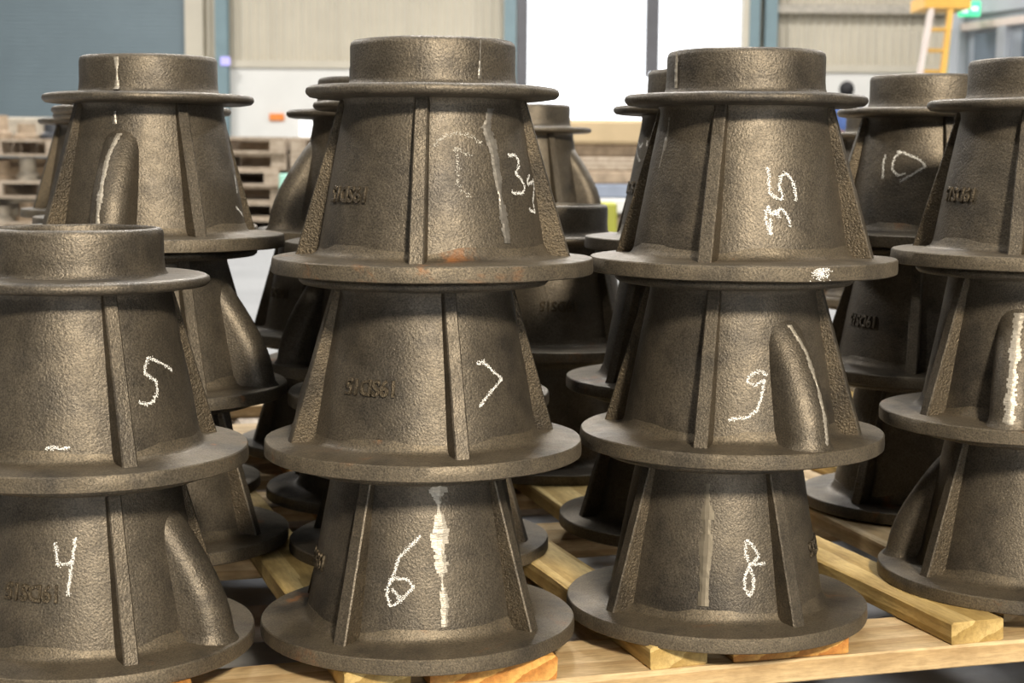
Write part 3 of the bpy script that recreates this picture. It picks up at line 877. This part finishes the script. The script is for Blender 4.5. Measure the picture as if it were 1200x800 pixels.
#  id: (rib angle seen from the camera, boss sector or None, lettering sector or None, lettering, label)
CAST = {
 'A1': (17.6, None, None, None, 'casting chalked 5, upper of the two in the lower left stack'),
 'A0': (14.9, 45, -45, 'DS', 'casting chalked 4 with half round boss, bottom left of the picture'),
 'B2': (-6.5, -135, -45, 'SD', 'top casting of the second front stack, chalked 39 beside a ground seam'),
 'B1': (15.4, -135, -45, 'SD', 'casting chalked with an angled 7, middle of its front stack'),
 'B0': (-33.5, -135, -45, 'SD', 'casting chalked 6 with bright ground stripe, bottom of its stack'),
 'C2': (-15.2, None, None, None, 'top casting of the third front stack, chalked sideways 35'),
 'C1': (-12.3, 48, None, None, 'casting chalked 9 with half round boss in front, middle of its stack'),
 'C0': (38.0, None, 45, 'DS', 'casting chalked 8, bottom of the third front stack'),
 'D2': (-9.0, None, -45, 'DS', 'top casting at the right picture edge with raised lettering'),
 'D1': (-50.0, 45, None, None, 'middle casting at the right picture edge with bright ground boss'),
 'D0': (-48.0, -45, None, None, 'bottom casting at the right picture edge, boss on its left'),
 'E2': (16.0, None, None, None, 'casting chalked 10, top of the stack behind the right front stack'),
 'E1': (-5.0, None, -45, 'DS', 'dark middle casting with lettering below the one chalked 10'),
 'E0': (-35.0, None, None, None, 'bottom casting of the stack whose top is chalked 10'),
 'F2': (24.0, -45, None, None, 'top casting of the tall left stack with ground half round boss'),
 'F1': (22.0, 45, None, None, 'middle casting of the tall left stack, boss on its right side'),
 'F0': (60.0, None, None, None, 'bottom casting of the tall left stack, beside chalk number 4'),
 'G2': (30.0, None, None, None, 'top casting hidden right behind the one chalked 39'),
 'G1': (40.0, None, None, None, 'middle casting hidden right behind the one chalked 7'),
 'G0': (73.0, None, None, None, 'bottom casting hidden right behind the one chalked 6'),
 'I2': (-36.0, -45, None, None, 'top casting with boss on its left, two behind the one chalked 39'),
 'I1': (-17.0, -45, None, None, 'middle casting with boss, two behind the one chalked 7'),
 'I0': (-30.0, None, None, None, 'bottom casting two behind the one chalked 6'),
 'J2': (-30.0, None, -45, 'DS', 'top casting just behind the one chalked 35, lightly chalked'),
 'J1': (-46.6, None, None, None, 'middle casting just behind the one chalked 9'),
 'J0': (-70.0, None, None, None, 'bottom casting just behind the one chalked 8'),
 'K1': (-41.0, None, 45, 'DS', 'lettered casting with open collar in the gap between two front stacks'),
 'K0': (-25.0, None, None, None, 'bottom casting in the gap between the two middle front stacks'),
 'T2': (28.0, 45, None, None, 'distant top casting with boss on its right, below the doorway'),
 'T1': (10.0, None, None, None, 'middle casting of the distant stack below the doorway'),
 'T0': (35.0, None, None, None, 'bottom casting of the distant stack below the doorway'),
 'P2': (10.0, None, None, None, 'top casting directly behind the tall left stack'),
 'P1': (30.0, None, None, None, 'middle casting directly behind the tall left stack'),
 'P0': (-20.0, None, None, None, 'bottom casting directly behind the tall left stack'),
 'S2': (10.0, None, None, None, 'top casting two behind the tall left stack'),
 'S1': (30.0, None, None, None, 'middle casting two behind the tall left stack'),
 'S0': (-20.0, None, None, None, 'bottom casting two behind the tall left stack'),
 'Q2': (10.0, None, None, None, 'top casting farthest behind the tall left stack'),
 'Q1': (30.0, None, None, None, 'middle casting farthest behind the tall left stack'),
 'Q0': (-20.0, None, None, None, 'bottom casting farthest behind the tall left stack'),
 'U1': (-15.0, None, -45, 'SD', 'lettered casting seen low between left stacks, upper of two'),
 'U0': (15.0, None, None, None, 'casting under the lettered one seen low between left stacks'),
 'W2': (20.0, None, None, None, 'distant top casting behind the one chalked 10'),
 'W1': (0.0, None, None, None, 'distant middle casting behind the one chalked 10'),
 'W0': (40.0, None, None, None, 'distant bottom casting behind the one chalked 10'),
}
for n_, (cid, (alpha, boss, txs, txt, label)) in enumerate(CAST.items()):
    Y, Xs, dz = STK[cid[0]]
    t = int(cid[1])
    X = Xs[t]
    gamma = math.atan2(-X, Y) + R(alpha)
    root = empty('flanged_casting', (X, Y, BASE + dz + t * H), gamma)
    tag(root, label, 'casting', GRP)
    obj('base_flange', ME_FLANGE, root)
    bo = obj('tapered_body', ME_BODY, root)
    obj('upper_flange', ME_RIM, root)
    co = obj('collar', ME_COLLAR, root)
    for q in range(4):
        r_ = obj('rib', ME_RIB, root)
        r_.rotation_euler = (0, 0, q * PI / 2)
    if boss is not None:
        b_ = obj('half_round_boss', ME_BOSS, root)
        b_.rotation_euler = (0, 0, R(boss))
    if txt:
        x_ = obj('cast_lettering', ME_TXT[txt], bo)
        x_.rotation_euler = (0, 0, R(txs))
        x_['label'] = 'raised upside down lettering 19%s15' % txt
    if cid in CHALK:
        c_ = obj('chalk_mark', chalk_mesh(CHALK[cid], gamma, seed=n_), bo, M_CHALK)
        c_['label'] = 'white hand written chalk mark'
    if cid in FAINT:
        c_ = obj('chalk_mark', chalk_mesh(FAINT[cid], gamma, 0.0026, 0.42, n_ + 50), bo, M_CHALKF)
        c_['label'] = 'faint rubbed chalk mark'
    if cid == 'A1':
        c_ = obj('chalk_mark', chalk_mesh([[(-1,.0305),(3,.0315),(6,.0305),(10,.0315)]], gamma, seed=91), bo, M_CHALK)
        c_['label'] = 'short white chalk dash low on the body'
    if cid == 'C2':
        rnd = random.Random(77); V, F = [], []
        for q in range(260):
            a_, z_ = R(20) - gamma + rnd.gauss(0, 0.030), 0.0085 + rnd.gauss(0, 0.0035)
            if not 0.001 < z_ < 0.0128: continue
            b0 = len(V)
            for j in range(4):
                an = j * PI / 2 + rnd.random(); q_ = rnd.uniform(0.0003, 0.0008)
                aa, zz = a_ + q_ * math.cos(an) / 0.15, z_ + q_ * math.sin(an)
                V.append((0.1512 * math.sin(aa), -0.1512 * math.cos(aa), zz))
            F.append((b0, b0 + 1, b0 + 2, b0 + 3))
        me_ = mesh('chalk_mark', V, F); fix_normals(me_)
        obj('chalk_mark', me_, root, M_CHALK)['label'] = 'white chalk splat on the flange edge'
    for (path, wd, mt, onb) in SEAM.get(cid, []):
        s_ = obj('ground_seam', seam_mesh(path, gamma, wd, None, n_, 0.006 if mt is M_TANPATCH else 0.0030, 0.12 if mt is M_TANPATCH else 0.22), bo if path[0][1] < H else co, mt)
        s_['label'] = 'bright ground down casting seam'
    if boss is not None and cid in ('C1', 'D1', 'F2'):
        s_ = obj('ground_seam', boss_seam({'C1': .008, 'D1': 0.0, 'F2': -.006}[cid], {'C1': .0065, 'D1': .013, 'F2': .0075}[cid], n_), b_, M_GROUND)
        s_['label'] = 'bright ground down casting seam'
